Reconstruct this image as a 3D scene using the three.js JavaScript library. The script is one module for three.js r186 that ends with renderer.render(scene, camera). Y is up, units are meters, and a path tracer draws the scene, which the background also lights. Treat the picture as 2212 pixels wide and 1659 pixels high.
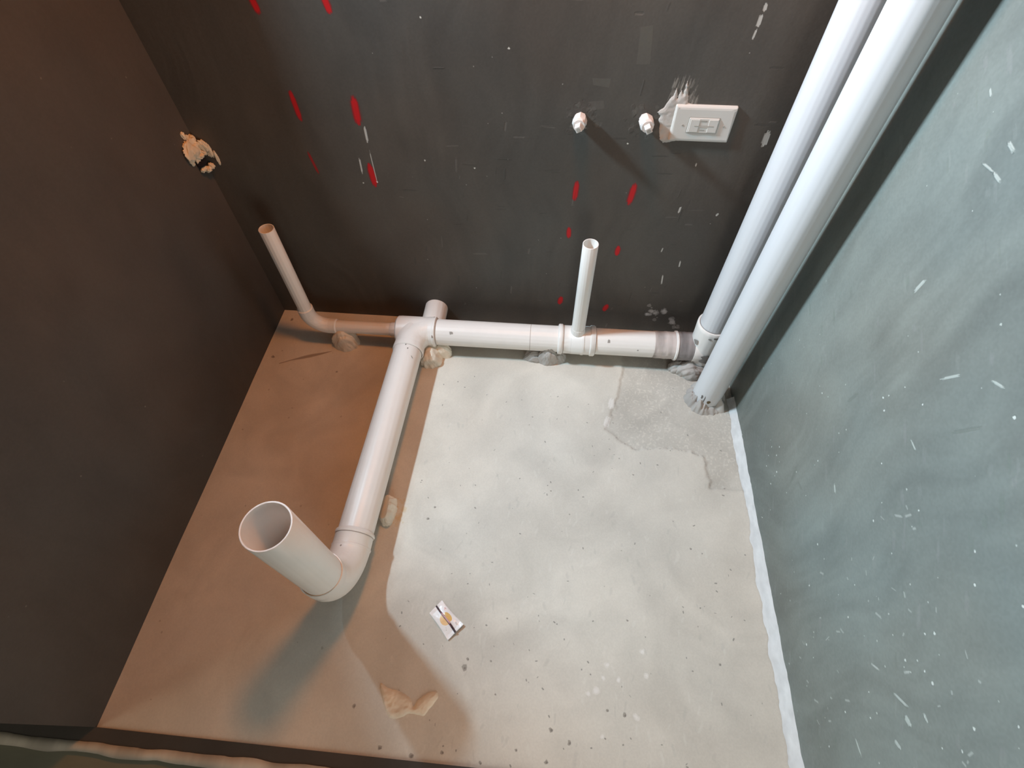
import * as THREE from 'three';
import { mergeGeometries, mergeVertices, toCreasedNormals } from 'three/addons/utils/BufferGeometryUtils.js';
import { RoundedBoxGeometry } from 'three/addons/geometries/RoundedBoxGeometry.js';
import { RectAreaLightUniformsLib } from 'three/addons/lights/RectAreaLightUniformsLib.js';

// ---------------------------------------------------------------- camera, exposure, large lights
RectAreaLightUniformsLib.init();
const scene = new THREE.Scene();
scene.background = new THREE.Color(0x101010);
const camera = new THREE.PerspectiveCamera(72.9, 2212 / 1659, 0.02, 50);
camera.position.set(1.0848, 1.6, 1.4011);
camera.rotation.order = 'YXZ';
camera.rotation.set(-0.96554, 0.0968, -0.01346);
const renderer = new THREE.WebGLRenderer({ antialias: true });
renderer.toneMapping = THREE.LinearToneMapping;
renderer.toneMappingExposure = 1.0;
renderer.shadowMap.enabled = true;

const COOL = { pos: [-0.30, 2.07, 0.38], w: 0.24, h: 0.2, color: [0.6, 0.83, 0.98], power: 730 };  // frosted window pane in the light shaft beyond the left wall
const WARM = { pos: [0.95, 2.2, 0.3], color: [1.0, 0.32, 0.06], power: 3.95, size: 6 };             // warm bulb above the alcove
const FILL = { pos: [1.45, 0.5, 2.3], w: 0.5, h: 0.8, at: [0.5, 0.4, 0.7], color: [1.0, 0.95, 0.86], power: 4.8 };  // low daylight from the room behind the viewer
const SIDE = { pos: [-1.285, 1.2, 2.0], w: 0.8, h: 1.0, at: [0, 0.6, 1.5], color: [1.0, 0.86, 0.66], power: 3.2 };                 // window of the outer room, left of the viewer
const WIN = [0.26, 0.615];                                                                           // opening in the left wall, along z

// ---------------------------------------------------------------- helpers
const V = (x, y, z) => new THREE.Vector3(x, y, z);
const used = new Map();
function numbered(name) {
  const n = used.get(name) ?? 0; used.set(name, n + 1);
  return n ? `${name}_${String(n).padStart(3, '0')}` : name;
}
function shade(o) { o.castShadow = true; o.receiveShadow = true; return o; }
function struct(name, geometry, material, parent) {
  const m = shade(new THREE.Mesh(geometry, material)); m.name = numbered(name);
  if (!parent) m.userData.kind = 'structure';
  (parent ?? scene).add(m); return m;
}
function thing(name, label, category, group) {
  const g = new THREE.Group(); g.name = numbered(name); scene.add(g);
  g.userData = { label, category }; if (group) g.userData.group = group;
  return g;
}
function part(name, geometries, material, parent, label) {
  const list = Array.isArray(geometries) ? geometries : [geometries];
  const geo = list.length > 1 ? mergeGeometries(list.map(clean)) : list[0];
  const m = shade(new THREE.Mesh(geo, material)); m.name = name;
  if (label) m.userData.label = label;
  parent.add(m); return m;
}
function clean(g) {
  const h = g.index ? g.toNonIndexed() : g.clone();
  for (const k of Object.keys(h.attributes)) if (!['position', 'normal', 'uv'].includes(k)) h.deleteAttribute(k);
  return h;
}
let seed = 7;
const rnd = () => { seed = (seed + 0x6d2b79f5) | 0; let t = Math.imul(seed ^ (seed >>> 15), 1 | seed); t = (t + Math.imul(t ^ (t >>> 7), 61 | t)) ^ t; return ((t ^ (t >>> 14)) >>> 0) / 4294967296; };

// value noise on a 256 lattice
const LAT = new Float32Array(65536); for (let i = 0; i < 65536; i++) LAT[i] = rnd();
function vn(x, y) {
  const xi = Math.floor(x), yi = Math.floor(y); let u = x - xi, v = y - yi;
  u = u * u * (3 - 2 * u); v = v * v * (3 - 2 * v);
  const a = xi & 255, b = (xi + 1) & 255, c = (yi & 255) << 8, d = ((yi + 1) & 255) << 8;
  const p = LAT[a + c] + (LAT[b + c] - LAT[a + c]) * u, q = LAT[a + d] + (LAT[b + d] - LAT[a + d]) * u;
  return p + (q - p) * v;
}
function fbm(x, y, n = 4) { let s = 0, a = 0.5, t = 0; for (let i = 0; i < n; i++) { s += a * vn(x + i * 37.3, y + i * 17.9); t += a; a *= 0.5; x *= 2.03; y *= 2.03; } return s / t; }
function n3(x, y, z) { return (vn(x + z * 3.1, y - z * 2.3) + vn(y + 51.2 + x * 1.7, z + 13.7) + vn(z + 91.1, x + 33.3 - y * 0.6)) / 3 - 0.5; }
const sstep = (a, b, x) => { const t = Math.min(1, Math.max(0, (x - a) / (b - a))); return t * t * (3 - 2 * t); };

// a pair of maps (colour, height) over a rectangle of a surface, in metres; paint(x, y) gives [r, g, b, h] in 0..255 / 0..1
function surface(x0, y0, w, h, px, paint, strokes) {
  const W = Math.round(w * px), H = Math.round(h * px);
  const cc = document.createElement('canvas'), bc = document.createElement('canvas');
  cc.width = bc.width = W; cc.height = bc.height = H;
  const cx = cc.getContext('2d'), bx = bc.getContext('2d');
  const ci = cx.createImageData(W, H), bi = bx.createImageData(W, H);
  for (let j = 0; j < H; j++) for (let i = 0; i < W; i++) {
    const p = paint(x0 + (i + 0.5) / px, y0 + h - (j + 0.5) / px), o = (j * W + i) * 4;
    ci.data[o] = p[0]; ci.data[o + 1] = p[1]; ci.data[o + 2] = p[2]; ci.data[o + 3] = 255;
    bi.data[o] = bi.data[o + 1] = bi.data[o + 2] = p[3] * 255; bi.data[o + 3] = 255;
  }
  cx.putImageData(ci, 0, 0); bx.putImageData(bi, 0, 0);
  if (strokes) {
    const X = (x) => (x - x0) * px, Y = (y) => (y0 + h - y) * px;
    strokes(cx, bx, X, Y, px);
  }
  const map = new THREE.CanvasTexture(cc); map.colorSpace = THREE.SRGBColorSpace;
  const bump = new THREE.CanvasTexture(bc);
  for (const t of [map, bump]) { t.wrapS = t.wrapT = THREE.MirroredRepeatWrapping; t.magFilter = THREE.LinearFilter; t.anisotropy = 8; }
  return { map, bump };
}
function planarUV(geo, fu, fv) {
  const p = geo.attributes.position, uv = new Float32Array(p.count * 2);
  for (let i = 0; i < p.count; i++) { uv[2 * i] = fu(p.getX(i), p.getY(i), p.getZ(i)); uv[2 * i + 1] = fv(p.getX(i), p.getY(i), p.getZ(i)); }
  geo.setAttribute('uv', new THREE.BufferAttribute(uv, 2)); return geo;
}
function block(x0, y0, z0, x1, y1, z1) {
  const g = new THREE.BoxGeometry(x1 - x0, y1 - y0, z1 - z0); g.translate((x0 + x1) / 2, (y0 + y1) / 2, (z0 + z1) / 2); return g;
}
// a ragged dab of paint or bare plaster: overlapping short bristly strokes between two points
function dab(ctx, x1, y1, x2, y2, w, color, n = 14, ragged = 0.5) {
  ctx.strokeStyle = color; ctx.lineCap = 'round';
  const dx = x2 - x1, dy = y2 - y1, L = Math.hypot(dx, dy) || 1, nx = -dy / L, ny = dx / L;
  for (let k = 0; k < n; k++) {
    const q = ((k + 0.5) / n - 0.5) * 2, o = q * 0.5 * w, tip = (1 - Math.sqrt(Math.max(0, 1 - q * q))) * Math.min(0.42, (0.6 * w) / L + 0.1);
    const a = tip + rnd() * 0.2 * ragged, b = 1 - tip - rnd() * 0.2 * ragged, j = (rnd() - 0.5) * w * 0.12;
    if (b <= a) continue;
    ctx.lineWidth = Math.max(0.8, (w / n) * 1.7);
    ctx.beginPath(); ctx.moveTo(x1 + dx * a + nx * o, y1 + dy * a + ny * o);
    ctx.lineTo(x1 + dx * b + nx * (o + j), y1 + dy * b + ny * (o + j)); ctx.stroke();
  }
}
function chip(ctx, x, y, r, color) {
  ctx.fillStyle = color; ctx.beginPath();
  const n = 7, a0 = rnd() * 6.28;
  for (let k = 0; k < n; k++) { const a = a0 + (k / n) * 6.283, q = r * (0.55 + 0.7 * rnd()); ctx[k ? 'lineTo' : 'moveTo'](x + Math.cos(a) * q, y + Math.sin(a) * q); }
  ctx.closePath(); ctx.fill();
}

// ---------------------------------------------------------------- dimensions
const XR = 1.788, ZF = 1.459, PART_TOP = 1.38, HP = 0.09, ZM = 0.141;

// ---------------------------------------------------------------- dark trowelled paint
function darkPaint(tint, streak) {
  return (x, y) => {
    const big = fbm(x * 2.3 + 11, y * 2.1 + 5, 4), mid = fbm(x * 9 + 3, y * 7 + 41, 4), fine = vn(x * 240, y * 240);
    const tr = fbm(x * 26 + 7 * fbm(x * 3, y * 3, 2), y * 5.5 + 60, 3);
    const k = 1 + (big - 0.5) * 0.3 + (mid - 0.5) * 0.13 + (tr - 0.5) * streak + (fine - 0.5) * 0.05;
    const warm = (fbm(x * 3.1 + 70, y * 2.7 + 20, 3) - 0.5) * 9;
    return [tint[0] * k + warm, tint[1] * k, tint[2] * k - warm * 0.6, 0.5 + (tr - 0.5) * 0.4 + (mid - 0.5) * 0.3 + (fine - 0.5) * 0.06];
  };
}
const both = (cx, bx, f) => { f(cx, true); f(bx, false); };

// back wall
const RED = [[[0.335, 1.125], [0.344, 1.074], 17], [[0.514, 1.125], [0.523, 1.079], 17], [[0.353, 0.9], [0.356, 0.81], 15], [[0.526, 0.892], [0.522, 0.805], 21],
  [[0.342, 0.723], [0.354, 0.642], 9], [[0.522, 0.691], [0.526, 0.607], 20], [[1.154, 0.663], [1.151, 0.59], 17], [[1.327, 0.664], [1.319, 0.582], 19],
  [[1.143, 0.492], [1.146, 0.445], 15], [[1.316, 0.426], [1.314, 0.38], 17], [[1.141, 0.171], [1.136, 0.125], 19], [[1.319, 0.143], [1.308, 0.101], 20]];
const SCRATCH = [[[0.537, 0.806], [0.535, 0.75], 7], [[0.534, 0.746], [0.534, 0.619], 3], [[0.497, 0.708], [0.494, 0.649], 5], [[1.53, 1.127], [1.531, 1.109], 8],
  [[1.528, 1.105], [1.528, 1.077], 9], [[1.528, 1.077], [1.526, 1.051], 5], [[1.647, 0.838], [1.65, 0.79], 16], [[1.479, 0.591], [1.478, 0.562], 6], [[1.599, 0.571], [1.593, 0.56], 7],
  [[1.486, 0.736], [1.486, 0.724], 4], [[1.462, 0.426], [1.46, 0.406], 4], [[1.533, 0.374], [1.535, 0.343], 5], [[1.489, 0.307], [1.494, 0.258], 5]];
const SMUDGE = [[[1.48, 0.143], [1.517, 0.074], 26], [[1.526, 0.132], [1.547, 0.113], 18], [[1.566, 0.078], [1.604, 0.041], 24], [[1.472, 0.096], [1.499, 0.109], 16]];
const backMap = surface(-0.02, 0, 1.84, 1.4, 1100, darkPaint([79, 75, 69], 0.12), (cx, bx, X, Y) => {
  // trowel ridges and smoothed patches of the filler under the paint
  const patch = (pts, col, h) => both(cx, bx, (c, colour) => { c.fillStyle = colour ? col : h; c.beginPath(); pts.forEach(([x, y], i) => c[i ? 'lineTo' : 'moveTo'](X(x), Y(y))); c.fill(); });
  patch([[1.264, 1.071], [1.292, 1.076], [1.302, 0.991], [1.269, 0.99]], 'rgba(140,138,124,0.14)', 'rgba(190,190,190,0.3)');
  patch([[1.165, 0.954], [1.211, 0.955], [1.21, 0.933], [1.169, 0.938]], 'rgba(140,140,130,0.16)', 'rgba(190,190,190,0.3)');
  patch([[1.16, 0.895], [1.2, 0.9], [1.205, 0.88], [1.17, 0.873]], 'rgba(140,136,128,0.16)', 'rgba(190,190,190,0.3)');
  for (let k = 0; k < 90; k++) {
    const x = 0.55 + rnd() * 1.2, y = rnd() * 1.3, l = 0.01 + rnd() * 0.05, up = rnd() < 0.45;
    both(cx, bx, (c, colour) => dab(c, X(x), Y(y), X(x + (up ? 0.004 : l)), Y(y + (up ? l : (rnd() - 0.5) * 0.008)), 2 + rnd() * 5, colour ? (rnd() < 0.5 ? 'rgba(62,60,56,0.2)' : 'rgba(150,148,140,0.14)') : (rnd() < 0.5 ? 'rgba(70,70,70,0.5)' : 'rgba(200,200,200,0.5)'), 4, 1));
  }
  // rough filler around the two water outlets
  for (const [ox, oy] of [[1.144, 0.85], [1.317, 0.855]]) for (let k = 0; k < 26; k++) {
    const a = rnd() * 6.283, r = 0.025 + rnd() * 0.03;
    both(cx, bx, (c, colour) => chip(c, X(ox + r * Math.cos(a)), Y(oy + r * Math.sin(a) * 0.9), 3 + rnd() * 8, colour ? (rnd() < 0.5 ? 'rgba(60,56,52,0.18)' : 'rgba(140,138,132,0.13)') : (rnd() < 0.5 ? 'rgba(30,30,30,0.5)' : 'rgba(230,230,230,0.5)')));
  }
  for (const [a, b, w] of RED) {
    const faint = w === 9, k = faint ? 0.45 : 1;
    for (const [m, al, col] of [[1.5, 0.16, 'rgb(120,30,30)'], [1.2, 0.3, 'rgb(140,24,26)'], [1.0, 0.55, 'rgb(180,16,22)'], [0.75, 0.6, 'rgb(208,12,20)']]) {
      cx.globalAlpha = al * k; dab(cx, X(a[0]), Y(a[1]), X(b[0]), Y(b[1]), w * m, col, 16, 0.9);
    }
    cx.globalAlpha = 1;
  }
  for (const [a, b, w] of SCRATCH) both(cx, bx, (c, colour) => dab(c, X(a[0]), Y(a[1]), X(b[0]), Y(b[1]), w, colour ? 'rgba(205,204,196,0.8)' : 'rgba(60,60,60,0.7)', 6, 1));
  for (const [a, b, w] of SMUDGE) for (let k = 0; k < 14; k++) { const t = rnd(); chip(cx, X(a[0] + (b[0] - a[0]) * t) + (rnd() - 0.5) * w, Y(a[1] + (b[1] - a[1]) * t) + (rnd() - 0.5) * w, 4 + rnd() * w * 0.4, 'rgba(200,196,190,0.4)'); }
  for (const [x, y] of [[0.741, 1.079], [0.697, 0.707], [0.845, 0.689], [0.952, 1.018], [0.489, 0.621], [0.534, 0.627], [1.282, 0.785]]) chip(cx, X(x), Y(y), 3.5, 'rgba(225,225,215,0.9)');
  for (let k = 0; k < 30; k++) chip(cx, X(0.6 + rnd() * 1.15), Y(rnd() * 1.3), 1 + rnd() * 1.6, 'rgba(190,188,180,0.7)');
  // dust of the plaster smear that feathers out above the cover plate
  for (let k = 0; k < 60; k++) { const x = 1.362 + rnd() * 0.075, y = 0.885 + rnd() * 0.055; both(cx, bx, (c, colour) => dab(c, X(x), Y(y), X(x + 0.004), Y(y + 0.015 + rnd() * 0.02), 3, colour ? 'rgba(196,190,184,0.18)' : 'rgba(200,200,200,0.3)', 2, 1)); }
});
const wallMat = (m, rough = 0.62) => new THREE.MeshStandardMaterial({ map: m.map, bumpMap: m.bump, bumpScale: 0.0016, roughness: rough });
const backWall = struct('wall_back', planarUV(block(-0.02, -0.05, -0.12, 1.82, 1.4, 0), (x) => (x + 0.02) / 1.84, (x, y) => y / 1.4), wallMat(backMap, 0.68));

// right wall: chalkier paint with many white nicks
const NICKS = [[0.584, 0.207], [0.605, 0.203], [0.628, 0.247], [0.619, 0.173], [0.642, 0.22], [0.667, 0.228], [0.641, 0.147], [0.686, 0.201], [0.691, 0.184], [0.701, 0.15], [0.594, 0.51], [0.616, 0.511],
  [0.753, 0.699], [0.759, 0.716], [0.778, 0.689], [0.771, 0.763], [0.825, 0.786], [0.941, 0.932], [0.869, 0.631], [0.757, 0.416], [0.81, 0.323], [0.769, 0.053], [0.96, 0.551], [0.989, 0.682], [0.937, 0.321], [1.035, 0.574],
  [1.089, 0.766], [1.014, 0.237], [1.058, 0.426], [1.18, 0.808], [1.169, 0.503], [1.181, 0.591], [1.184, 0.615], [1.218, 0.549], [1.214, 0.517], [1.234, 0.522], [1.236, 0.56], [1.255, 0.57], [1.254, 0.374], [1.284, 0.267],
  [1.302, 0.523], [1.298, 0.356], [1.322, 0.63], [1.321, 0.717], [1.325, 0.731], [1.347, 0.542], [1.351, 0.587], [1.346, 0.163], [1.372, 0.346], [1.134, 0.74], [1.062, 0.355], [1.112, 0.37], [1.137, 0.159], [1.168, 0.179]];
const LIGHT_STREAK = [[0.808, 0.841, 0.83, 0.886, 5], [0.87, 0.927, 0.896, 0.941, 5], [0.866, 0.727, 0.892, 0.728, 4], [0.835, 0.456, 0.858, 0.448, 6], [1.262, 0.454, 1.289, 0.487, 6], [1.298, 0.467, 1.315, 0.477, 12],
  [1.334, 0.415, 1.35, 0.428, 8], [1.33, 0.281, 1.365, 0.288, 5], [1.296, 0.522, 1.312, 0.525, 6], [0.624, 0.871, 0.625, 0.912, 8], [0.451, 1.168, 0.468, 1.161, 4], [0.562, 1.141, 0.59, 1.138, 7], [0.546, 1.095, 0.582, 1.1, 4], [0.582, 1.1, 0.609, 1.099, 6]];
const DARK_STREAK = [[0.694, 0.587, 0.699, 0.637, 9], [0.903, 0.815, 0.927, 0.878, 7], [0.72, 0.32, 0.75, 0.26, 12], [0.76, 0.3, 0.79, 0.31, 8]];
const rightMap = surface(-0.1, 0, 1.8, 1.45, 1100, darkPaint([122, 129, 124], 0.14), (cx, bx, X, Y) => {
  for (let k = 0; k < 300; k++) {   // soft vertical-looking trowel drags, leaning with the plasterer's reach
    const x = 0.3 + rnd() * 1.25, y = rnd() ** 1.3 * 1.2, l = 0.01 + rnd() * 0.05, w = 3 + rnd() * 9, light = rnd() < 0.55;
    both(cx, bx, (c, colour) => dab(c, X(x), Y(y), X(x - l * 0.86), Y(y + l * 0.5), w, colour ? (light ? 'rgba(168,176,170,0.06)' : 'rgba(88,94,90,0.06)') : (light ? 'rgba(205,205,205,0.12)' : 'rgba(60,60,60,0.12)'), 7, 1.6));
  }
  for (const [a, b, c2, d, w] of DARK_STREAK) both(cx, bx, (c, colour) => dab(c, X(a), Y(b), X(c2), Y(d), w, colour ? 'rgba(88,92,88,0.12)' : 'rgba(60,60,60,0.5)', 6, 1));
  for (const [a, b, c2, d, w] of LIGHT_STREAK) both(cx, bx, (c, colour) => dab(c, X(a), Y(b), X(c2), Y(d), w, colour ? 'rgba(206,214,208,0.45)' : 'rgba(245,245,245,0.6)', 6, 1.2));
  NICKS.forEach(([a, b], i) => both(cx, bx, (c, colour) => chip(c, X(a), Y(b), 1.8 + (i * 7 % 5) * 0.45, colour ? 'rgba(218,225,220,0.85)' : 'rgba(20,20,20,0.8)')));
  for (let k = 0; k < 110; k++) chip(cx, X(0.35 + rnd() * 1.25), Y(rnd() ** 1.2 * 1.2), 0.8 + rnd() * 2, 'rgba(215,222,215,0.65)');
  for (let k = 0; k < 60; k++) { const x = 0.95 + rnd() * 0.5, y = 0.1 + rnd() * 0.6; dab(cx, X(x), Y(y), X(x + (rnd() - 0.3) * 0.02), Y(y + (rnd() - 0.3) * 0.03), 1.5 + rnd() * 3, 'rgba(200,206,200,0.35)', 2, 1); }
});
struct('wall_right', planarUV(block(XR, -0.05, -0.12, XR + 0.12, 1.45, 1.7), (x, y, z) => (z + 0.1) / 1.8, (x, y) => y / 1.45), wallMat(rightMap, 0.6));

// left wall: a partition of head height; the same paint, smoother
const leftMap = surface(-0.1, 0, 1.6, 1.42, 640, darkPaint([76, 73, 69], 0.06), (cx, bx, X, Y) => {
  for (let k = 0; k < 24; k++) chip(cx, X(rnd() * 1.45), Y(rnd() * 1.3), 0.7 + rnd(), 'rgba(180,176,168,0.5)');
});
struct('wall_left', planarUV(block(-0.12, -0.05, -0.01, 0, PART_TOP, ZF), (x, y, z) => (z + 0.1) / 1.6, (x, y) => y / 1.42), wallMat(leftMap, 0.7));

// the rest of the room, outside the frame
const plainMap = surface(0, 0, 1, 1, 256, darkPaint([62, 60, 57], 0.1));
const plain = new THREE.MeshStandardMaterial({ map: plainMap.map, roughness: 0.75 });
struct('wall_back', block(-1.3, 1.4, -0.12, 1.908, 2.5, 0), plain);
struct('wall_back', block(-1.3, -0.05, -0.12, -0.02, 1.4, 0), plain);
struct('wall_right', block(XR, 1.45, 0, XR + 0.12, 2.5, 1.7), plain);
struct('wall_right', block(XR, -0.05, 1.7, XR + 0.12, 2.5, 2.64), plain);
struct('wall_left', block(-1.42, -0.05, -0.12, -1.3, 2.5, 2.64), plain);
struct('wall_front', block(-1.3, -0.05, 2.52, XR + 0.12, 2.5, 2.64), plain);
struct('wall_left', block(-0.12, PART_TOP, -0.01, 0, 2.5, WIN[0]), plain);
struct('wall_left', block(-0.12, PART_TOP, WIN[1], 0, 2.5, ZF), plain);
struct('wall_left', block(-0.46, -0.05, -0.01, -0.34, 2.5, 1.34), plain);
struct('wall_front', block(-1.3, -0.05, 1.34, -0.12, 2.5, ZF), plain);
struct('ceiling', block(-1.42, 2.5, -0.12, XR + 0.12, 2.6, 2.64), new THREE.MeshStandardMaterial({ color: 0x33312f, roughness: 0.9 }));

// ---------------------------------------------------------------- cement floor: skim coat with a broken edge, relief in the mesh
const SKIM = [[1.392, 0.1], [1.392, 0.192], [1.371, 0.31], [1.347, 0.402], [1.323, 0.462], [1.381, 0.513], [1.428, 0.539], [1.531, 0.524], [1.606, 0.53], [1.654, 0.544], [1.662, 0.603], [1.662, 0.661], [1.85, 0.663]];
function skimSide(x, z) {   // signed distance to the broken edge, positive over the bare patch in the far right corner
  let d = 9, side = -1;
  for (let i = 0; i + 1 < SKIM.length; i++) {
    const [ax, az] = SKIM[i], [bx, bz] = SKIM[i + 1], ux = bx - ax, uz = bz - az;
    const t = Math.min(1, Math.max(0, ((x - ax) * ux + (z - az) * uz) / (ux * ux + uz * uz)));
    const q = Math.hypot(x - ax - ux * t, z - az - uz * t);
    if (q < d) { d = q; side = (x - ax) * uz - (z - az) * ux > 0 ? 1 : -1; }
  }
  return d * side;
}
function bare(x, z) { return sstep(-0.004, 0.006, skimSide(x, z) + (fbm(x * 60, z * 60, 2) - 0.5) * 0.02); }
function floorHeight(x, z) {
  let h = (fbm(x * 4 + 9, z * 4 + 3, 3) - 0.5) * 0.006 - 0.005 * bare(x, z);
  const sx = x - 1.715, sz = z - 0.63; h -= 0.004 * Math.exp(-(sx * sx) / 0.002 - (sz * sz) / 0.0006);
  return h - 0.001;
}
const CHIPS = [[0.305, 0.296, 5], [0.652, 1.356, 6], [0.929, 1.244, 9], [0.74, 1.439, 7], [0.823, 1.448, 8], [0.899, 1.435, 5], [0.935, 1.222, 5], [0.999, 1.222, 3], [1.019, 1.299, 3], [1.169, 1.364, 6], [1.217, 1.388, 6],
  [1.161, 1.432, 6], [0.997, 1.448, 5], [1.359, 1.316, 6], [1.314, 1.31, 4], [1.374, 1.087, 4], [1.141, 0.713, 3], [1.063, 0.435, 3], [0.772, 0.799, 4], [0.757, 0.839, 5], [1.576, 0.866, 4], [1.621, 1.177, 4], [0.047, 0.05, 8], [0.037, 0.244, 9], [1.033, 1.11, 3], [1.084, 1.414, 4]];
const floorMap = surface(-0.05, -0.05, 1.9, 1.56, 1070, (x, mz) => {
  const z = 1.46 - mz;      // the map's v runs towards the back wall
  const b = bare(x, z), big = fbm(x * 2.6 + 3, z * 2.6 + 8, 4), mid = fbm(x * 11 + 30, z * 11, 4), fine = vn(x * 300, z * 300);
  const swirl = fbm(x * 7 + 4 * fbm(x * 5 + 9, z * 5, 2), z * 7 + 4 * fbm(x * 4, z * 4 + 22, 2), 3);
  let k = 1 + (big - 0.5) * 0.12 + (mid - 0.5) * 0.07 + (swirl - 0.5) * 0.11 + (fine - 0.5) * 0.03;
  const grit = b * sstep(0.1, 0.0, Math.abs(Math.hypot(x - 1.62, z - 0.38) - 0.16) - 0.06) + b * 0.3;
  k *= 1 - 0.05 * b + grit * 0.05 * (sstep(0.55, 0.95, vn(x * 190, z * 190)) - 0.12);
  const warm = (fbm(x * 1.7 + 60, z * 1.7 + 10, 3) - 0.5) * 7;
  return [205 * k + warm, 201 * k, 190 * k - warm * 0.8, 0.5 + (mid - 0.5) * 0.35 + (swirl - 0.5) * 0.4 + (fine - 0.5) * 0.08 + grit * 0.05 * (vn(x * 150, z * 150) - 0.5)];
}, (cx, bx, X, Y0) => {
  const Y = (z) => Y0(1.46 - z);
  const crack = [[0.071, 0.275, 3], [0.115, 0.254, 6], [0.16, 0.236, 15], [0.185, 0.226, 14], [0.231, 0.21, 9], [0.268, 0.196, 3]];
  both(cx, bx, (q, colour) => {
    for (const [m, al] of [[1.25, 0.35], [0.8, 0.5]]) {
      q.fillStyle = colour ? `rgba(134,120,106,${al})` : `rgba(40,40,40,${al})`; q.beginPath();
      const edge = (sd) => crack.map(([x, z, w], i) => [X(x) + (vn(i * 1.3, sd * 5 + 9) - 0.5) * 5, Y(z) + sd * w * 0.5 * m + (vn(i * 1.7 + 5, sd * 3 + 9) - 0.5) * 5]);
      [...edge(1), ...edge(-1).reverse()].forEach(([x, y], i) => q[i ? 'lineTo' : 'moveTo'](x, y)); q.closePath(); q.fill();
    }
  });
  CHIPS.forEach(([x, z, r]) => both(cx, bx, (q, colour) => { chip(q, X(x), Y(z), r, colour ? 'rgba(132,126,118,0.6)' : 'rgba(60,60,60,0.9)'); chip(q, X(x) + 1.5, Y(z) + 1, r * 0.55, colour ? 'rgba(104,98,92,0.5)' : 'rgba(40,40,40,0.9)'); }));
  for (let k = 0; k < 150; k++) { const x = 0.7 + rnd() * 1.05, z = 0.25 + rnd() * 1.2, a = rnd() * 6.28, l = 0.002 + rnd() * 0.006; dab(cx, X(x), Y(z), X(x + l * Math.cos(a)), Y(z + l * Math.sin(a)), 1 + rnd() * 2, 'rgba(120,118,112,0.6)', 2, 1); }
  for (let k = 0; k < 30; k++) chip(cx, X(0.03 + rnd() * 0.5), Y(0.1 + rnd() * 1.3), 1 + rnd() * 3.5, 'rgba(140,130,118,0.4)');
  for (const [x, z, r] of [[1.314, 1.206, 8], [1.288, 1.266, 12], [1.302, 1.236, 7], [1.343, 1.237, 8], [1.412, 1.164, 8], [1.39, 1.318, 9], [1.419, 1.222, 8], [1.264, 1.277, 8], [1.299, 1.367, 6]]) for (let k = 0; k < 5; k++) chip(cx, X(x) + (rnd() - 0.5) * r, Y(z) + (rnd() - 0.5) * r, r * 0.7, 'rgba(228,226,220,0.35)');
  for (let k = 0; k < 320; k++) { const x = 0.72 + rnd() * 1.03, z = 0.3 + rnd() * 1.15, a = 1.2 + rnd() * 1.0, l = 0.01 + rnd() * 0.03; dab(cx, X(x), Y(z), X(x + l * Math.cos(a)), Y(z + l * Math.sin(a)), 2 + rnd() * 7, rnd() < 0.6 ? 'rgba(226,224,218,0.11)' : 'rgba(172,169,163,0.12)', 3, 1.4); }
  // ochre mortar wash by the branch support and dust along the broken skim edge
  for (let k = 0; k < 26; k++) chip(cx, X(0.655 + (rnd() - 0.5) * 0.05), Y(0.82 + (rnd() - 0.5) * 0.09), 4 + rnd() * 7, 'rgba(206,186,150,0.35)');
  for (let i = 2; i + 1 < SKIM.length; i++) for (let k = 0; k < 5; k++) { const t = rnd(), [a, b] = SKIM[i], [c, d] = SKIM[i + 1]; if (c < 1.8) chip(cx, X(a + (c - a) * t), Y(b + (d - b) * t), 2 + rnd() * 3, 'rgba(150,148,142,0.3)'); }
  for (const [x, z, l] of [[1.352, 0.33, 0.05], [1.335, 0.41, 0.05]]) dab(cx, X(x), Y(z), X(x - 0.012), Y(z + l), 22, 'rgba(230,228,222,0.4)', 9, 1.2);
});
{
  const nx = 380, nz = 310, g = new THREE.PlaneGeometry(1.9, 1.515, nx, nz); g.rotateX(-Math.PI / 2); g.translate(0.9, 0, 0.7075);
  const p = g.attributes.position;
  for (let i = 0; i < p.count; i++) p.setY(i, floorHeight(p.getX(i), p.getZ(i)));
  g.computeVertexNormals();
  planarUV(g, (x) => (x + 0.05) / 1.9, (x, y, z) => (1.46 - z + 0.05) / 1.56);
  const m = new THREE.MeshStandardMaterial({ map: floorMap.map, bumpMap: floorMap.bump, bumpScale: 0.0012, roughness: 0.88 });
  struct('floor', g, m);
  struct('floor', block(-1.42, -0.15, -0.12, XR + 0.12, -0.012, ZF + 0.03), plain);
}
const outerDark = new THREE.MeshStandardMaterial({ map: surface(0, 0, 1, 1, 200, darkPaint([110, 112, 98], 0.1)).map, roughness: 0.8 });
struct('floor', block(-1.42, -0.15, ZF + 0.03, XR + 0.12, -0.014, 2.64), outerDark);

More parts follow.
